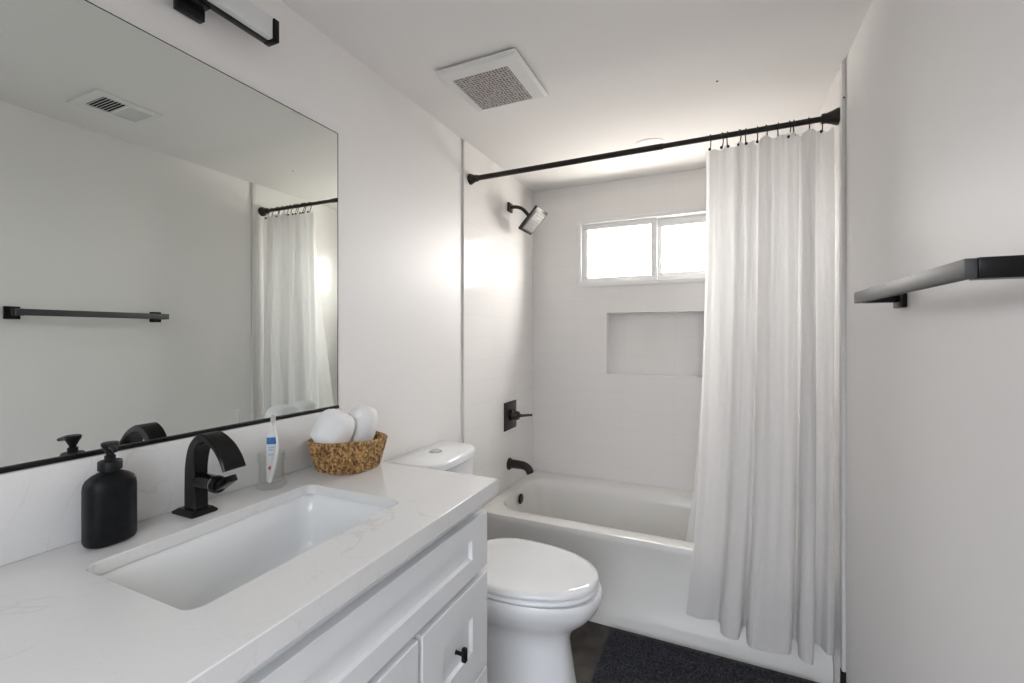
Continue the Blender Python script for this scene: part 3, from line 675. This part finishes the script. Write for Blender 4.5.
for ph in (0, 2*PI/3, 4*PI/3):                           # braided rim
    base = bring(0.098, 0.096, CZ+HB, 0, n=360); pts = []
    for k, v in enumerate(base):
        th = 2*PI*k/360; v = v.copy(); v.z += rimdz(th); d = Vector((v.x-BX, v.y-BY, 0)).normalized()
        pts.append(v + d*0.0028*math.cos(30*th+ph) + Vector((0, 0, 0.0028*math.sin(30*th+ph))))
    pts.append(pts[0]); tube(bm, pts, 0.0028, 6, False)
obj('braided_rim', bm, M['wicker'], bas, 80)

def tuck(bm):
    """press the part of a towel that is below the rim inside the basket"""
    for v in bm.verts:
        v.co.z = max(v.co.z, CZ+0.010); h = (v.co.z-CZ)/HB
        if h > 1.25: continue
        t = min(1, max(0, h)); w = 1 if h < 1.02 else 1-(h-1.02)/0.23
        a_ = 0.066+0.020*t**0.8; b_ = 0.064+0.020*t**0.8; x, y = v.co.x-BX, v.co.y-BY
        q = (abs(x/a_)**2.8 + abs(y/b_)**2.8)**(1/2.8)
        if q > 1:
            k = 1+(1/q-1)*w; v.co.x = BX+x*k; v.co.y = BY+y*k
def towel(name, label, c, r, ln, rotz, tilt, seed):
    """rolled hand towel: spiral sheet with soft ends"""
    rnd = random.Random(seed); T = thing(name, label, 'towel', c, 'rolled towels in the basket')
    Mx = Matrix.Translation(c) @ Matrix.Rotation(rotz, 4, 'Z') @ Matrix.Rotation(tilt, 4, 'X')
    prof = [(0.20, -0.47), (0.40, -0.48), (0.56, -0.46), (0.68, -0.40), (0.84, -0.28), (0.95, -0.12), (1.0, 0.0), (1.0, 0.15), (0.985, 0.26), (0.93, 0.345), (0.84, 0.41), (0.70, 0.462), (0.52, 0.49), (0.25, 0.498)]
    bm = new(); rings = []
    for q, h in prof:
        rings.append([Vector((q*r*math.cos(a)*(1.0+0.015*math.sin(3*a+seed)), q*r*math.sin(a)*(1+0.01*math.cos(2*a)), h*ln)) for a in [2*PI*k/48 for k in range(48)]])
    loft(bm, rings); bmesh.ops.transform(bm, matrix=Mx, verts=bm.verts[:]); tuck(bm)
    obj('roll', bm, M['terry'], T, 80)
    bm = new(); sp1 = []; rows = []
    for k in range(120):                                  # spiral layers showing at both ends
        a = 2*PI*k/120*4.0; rr = r*(0.16+0.78*k/119)
        sp1.append((rr*math.cos(a), rr*math.sin(a)))
    tube(bm, [(x*0.62, y*0.62, ln*(0.497-0.02*(k/119)**2)) for k, (x, y) in enumerate(sp1)], 0.0026, 6)
    # outer flap edge
    tube(bm, [(r*1.0*math.cos(0.5), r*1.0*math.sin(0.5), -0.40*ln+0.60*ln*k/10) for k in range(11)], 0.0028, 8)
    bmesh.ops.transform(bm, matrix=Mx, verts=bm.verts[:])
    tuck(bm); obj('towel_edge', bm, M['terry'], T, 80)
    return T
towel('rolled_towel', 'white rolled towel at the left in the basket, nearer the tumbler', (0.106, 0.972, CZ+0.100), 0.056, 0.145, math.radians(142), math.radians(26), 1)
towel('rolled_towel', 'white rolled towel at the right in the basket, nearer the toilet', (0.128, 1.066, CZ+0.096), 0.046, 0.155, math.radians(142), math.radians(14), 2)

# ------------------------------------------------------------------ vanity light bar
vl = thing('vanity_light', 'black vanity light bar with white diffuser above the mirror', 'wall light', (0.0, 0.645, 2.06))
obj('wall_plate', box(new(), 0.001, 0.022, 0.613, 0.672, 2.046, 2.150, 0.002), M['black'], vl)
obj('arm', box(new(), 0.022, 0.050, 0.622, 0.668, 2.066, 2.11, 0.002), M['black'], vl)
BXa, BXb, BZ = 0.042, 0.080, 2.070
obj('rail', box(new(), BXa, 0.061, 0.41, 0.822, BZ, BZ+0.055, 0.001), M['black'], vl)
for yy in (0.404, 0.807): obj('end_cap', box(new(), BXa, BXb+0.002, yy, yy+0.016, BZ-0.001, BZ+0.056, 0.0015), M['black'], vl)
obj('diffuser', box(new(), 0.0615, BXb, 0.421, 0.806, BZ+0.001, BZ+0.058, 0.003), M['diffuser'], vl)

# ------------------------------------------------------------------ towel bar on the right wall
bar = thing('towel_bar', 'square black towel bar on the bare right wall', 'towel bar', (W, 1.12, 1.40))
obj('bar', box(new(), 1.432, 1.446, 0.820, 1.372, 1.385, 1.412, 0.0015), M['satin'], bar)
for ya, yb in ((0.820, 0.848), (1.340, 1.366)):
    p = obj('post', box(new(), 1.4465, 1.510, ya, yb, 1.384, 1.413, 0.0015), M['black'], bar)
    ym = (ya+yb)/2
    obj('wall_flange', box(new(), 1.510, W-0.0005, ym-0.024, ym+0.024, 1.371, 1.423, 0.002), M['black'], p)

# ------------------------------------------------------------------ ceiling: exhaust fan, register, downlight
fan = thing('exhaust_fan', 'white square ceiling exhaust fan with perforated grey grille', 'exhaust fan', (0.365, 1.505, CEIL))
fx0, fx1, fy0, fy1 = 0.208, 0.520, 1.352, 1.668
def rr4(x0, x1, y0, y1, z): return [Vector((x0, y0, z)), Vector((x1, y0, z)), Vector((x1, y1, z)), Vector((x0, y1, z))]
gx0, gx1, gy0, gy1 = 0.238, 0.462, 1.418, 1.658
obj('cover', loft(new(), [rr4(fx0, fx1, fy0, fy1, CEIL-0.006), rr4(fx0, fx1, fy0, fy1, CEIL-0.009), rr4(fx0+0.012, fx1-0.012, fy0+0.02, fy1-0.004, CEIL-0.014), rr4(gx0, gx1, gy0-0.002, gy1-0.006, CEIL-0.016), rr4(gx0, gx1, gy0-0.002, gy1-0.006, CEIL-0.012)], True, True), M['white_plastic'], fan, 0)
obj('gasket', box(new(), fx0+0.01, fx1-0.01, fy0+0.008, fy1-0.01, CEIL-0.0062, CEIL-0.0005), M['grille'], fan)
obj('grille', box(new(), gx0+0.001, gx1-0.001, gy0-0.001, gy1-0.007, CEIL-0.0145, CEIL-0.0118), M['grille'], fan, 0)
reg = thing('ceiling_register', 'white louvred air register on the ceiling, seen in the mirror', 'air register', (1.17, 1.03, CEIL))
obj('plate', plate_holes(new(), rr4(1.058, 1.288, 0.918, 1.148, CEIL-0.006), [rr4(1.095, 1.235, 0.955, 1.035, CEIL-0.006), rr4(1.095, 1.235, 1.045, 1.125, CEIL-0.006)], Vector((0, 0, 0.0055))), M['white_plastic'], reg, 0)
obj('duct_shade_sheet', box(new(), 1.09, 1.24, 0.95, 1.13, CEIL-0.0012, CEIL-0.0004), M['dark'], reg, 0)  # thin black sheet, paints the shade of the opening behind the louvres
for k in range(14):
    yy = 0.958+0.0118*k + (0.006 if k > 6 else 0); bm = new(); s = 1 if k < 7 else -1
    box(bm, 1.095, 1.235, -0.005 if k < 7 else -0.006, 0.0005 if k < 7 else 0.006, -0.0006, 0.0006)
    bmesh.ops.transform(bm, matrix=Matrix.Translation((0, yy+0.004, CEIL-0.0045)) @ Matrix.Rotation(math.radians(32*s), 4, 'X'), verts=bm.verts[:])
    obj('louvre', bm, M['white_plastic'], reg, 0)
dl = thing('recessed_downlight', 'round white recessed ceiling downlight above the curtain rod', 'ceiling light', (0.817, 2.33, CEIL))
obj('ring', lathe(new(), [(0.075, -0.0005), (0.075, -0.003), (0.060, -0.006), (0.056, -0.002)], (0.817, 2.33, CEIL), 40, 'Z'), M['white_plastic'], dl)
obj('lens', lathe(new(), [(0.057, -0.0008), (0.057, -0.0025)], (0.817, 2.33, CEIL), 40, 'Z', True, True), M['diffuser'], dl)
pin = obj('ceiling_screw', lathe(new(), [(0.004, -0.0002), (0.0035, -0.002)], (1.122, 1.851, CEIL), 12, 'Z', True, True), M['dark'])
tag(pin, 'tiny dark screw head in the bare ceiling before the rod', 'screw')
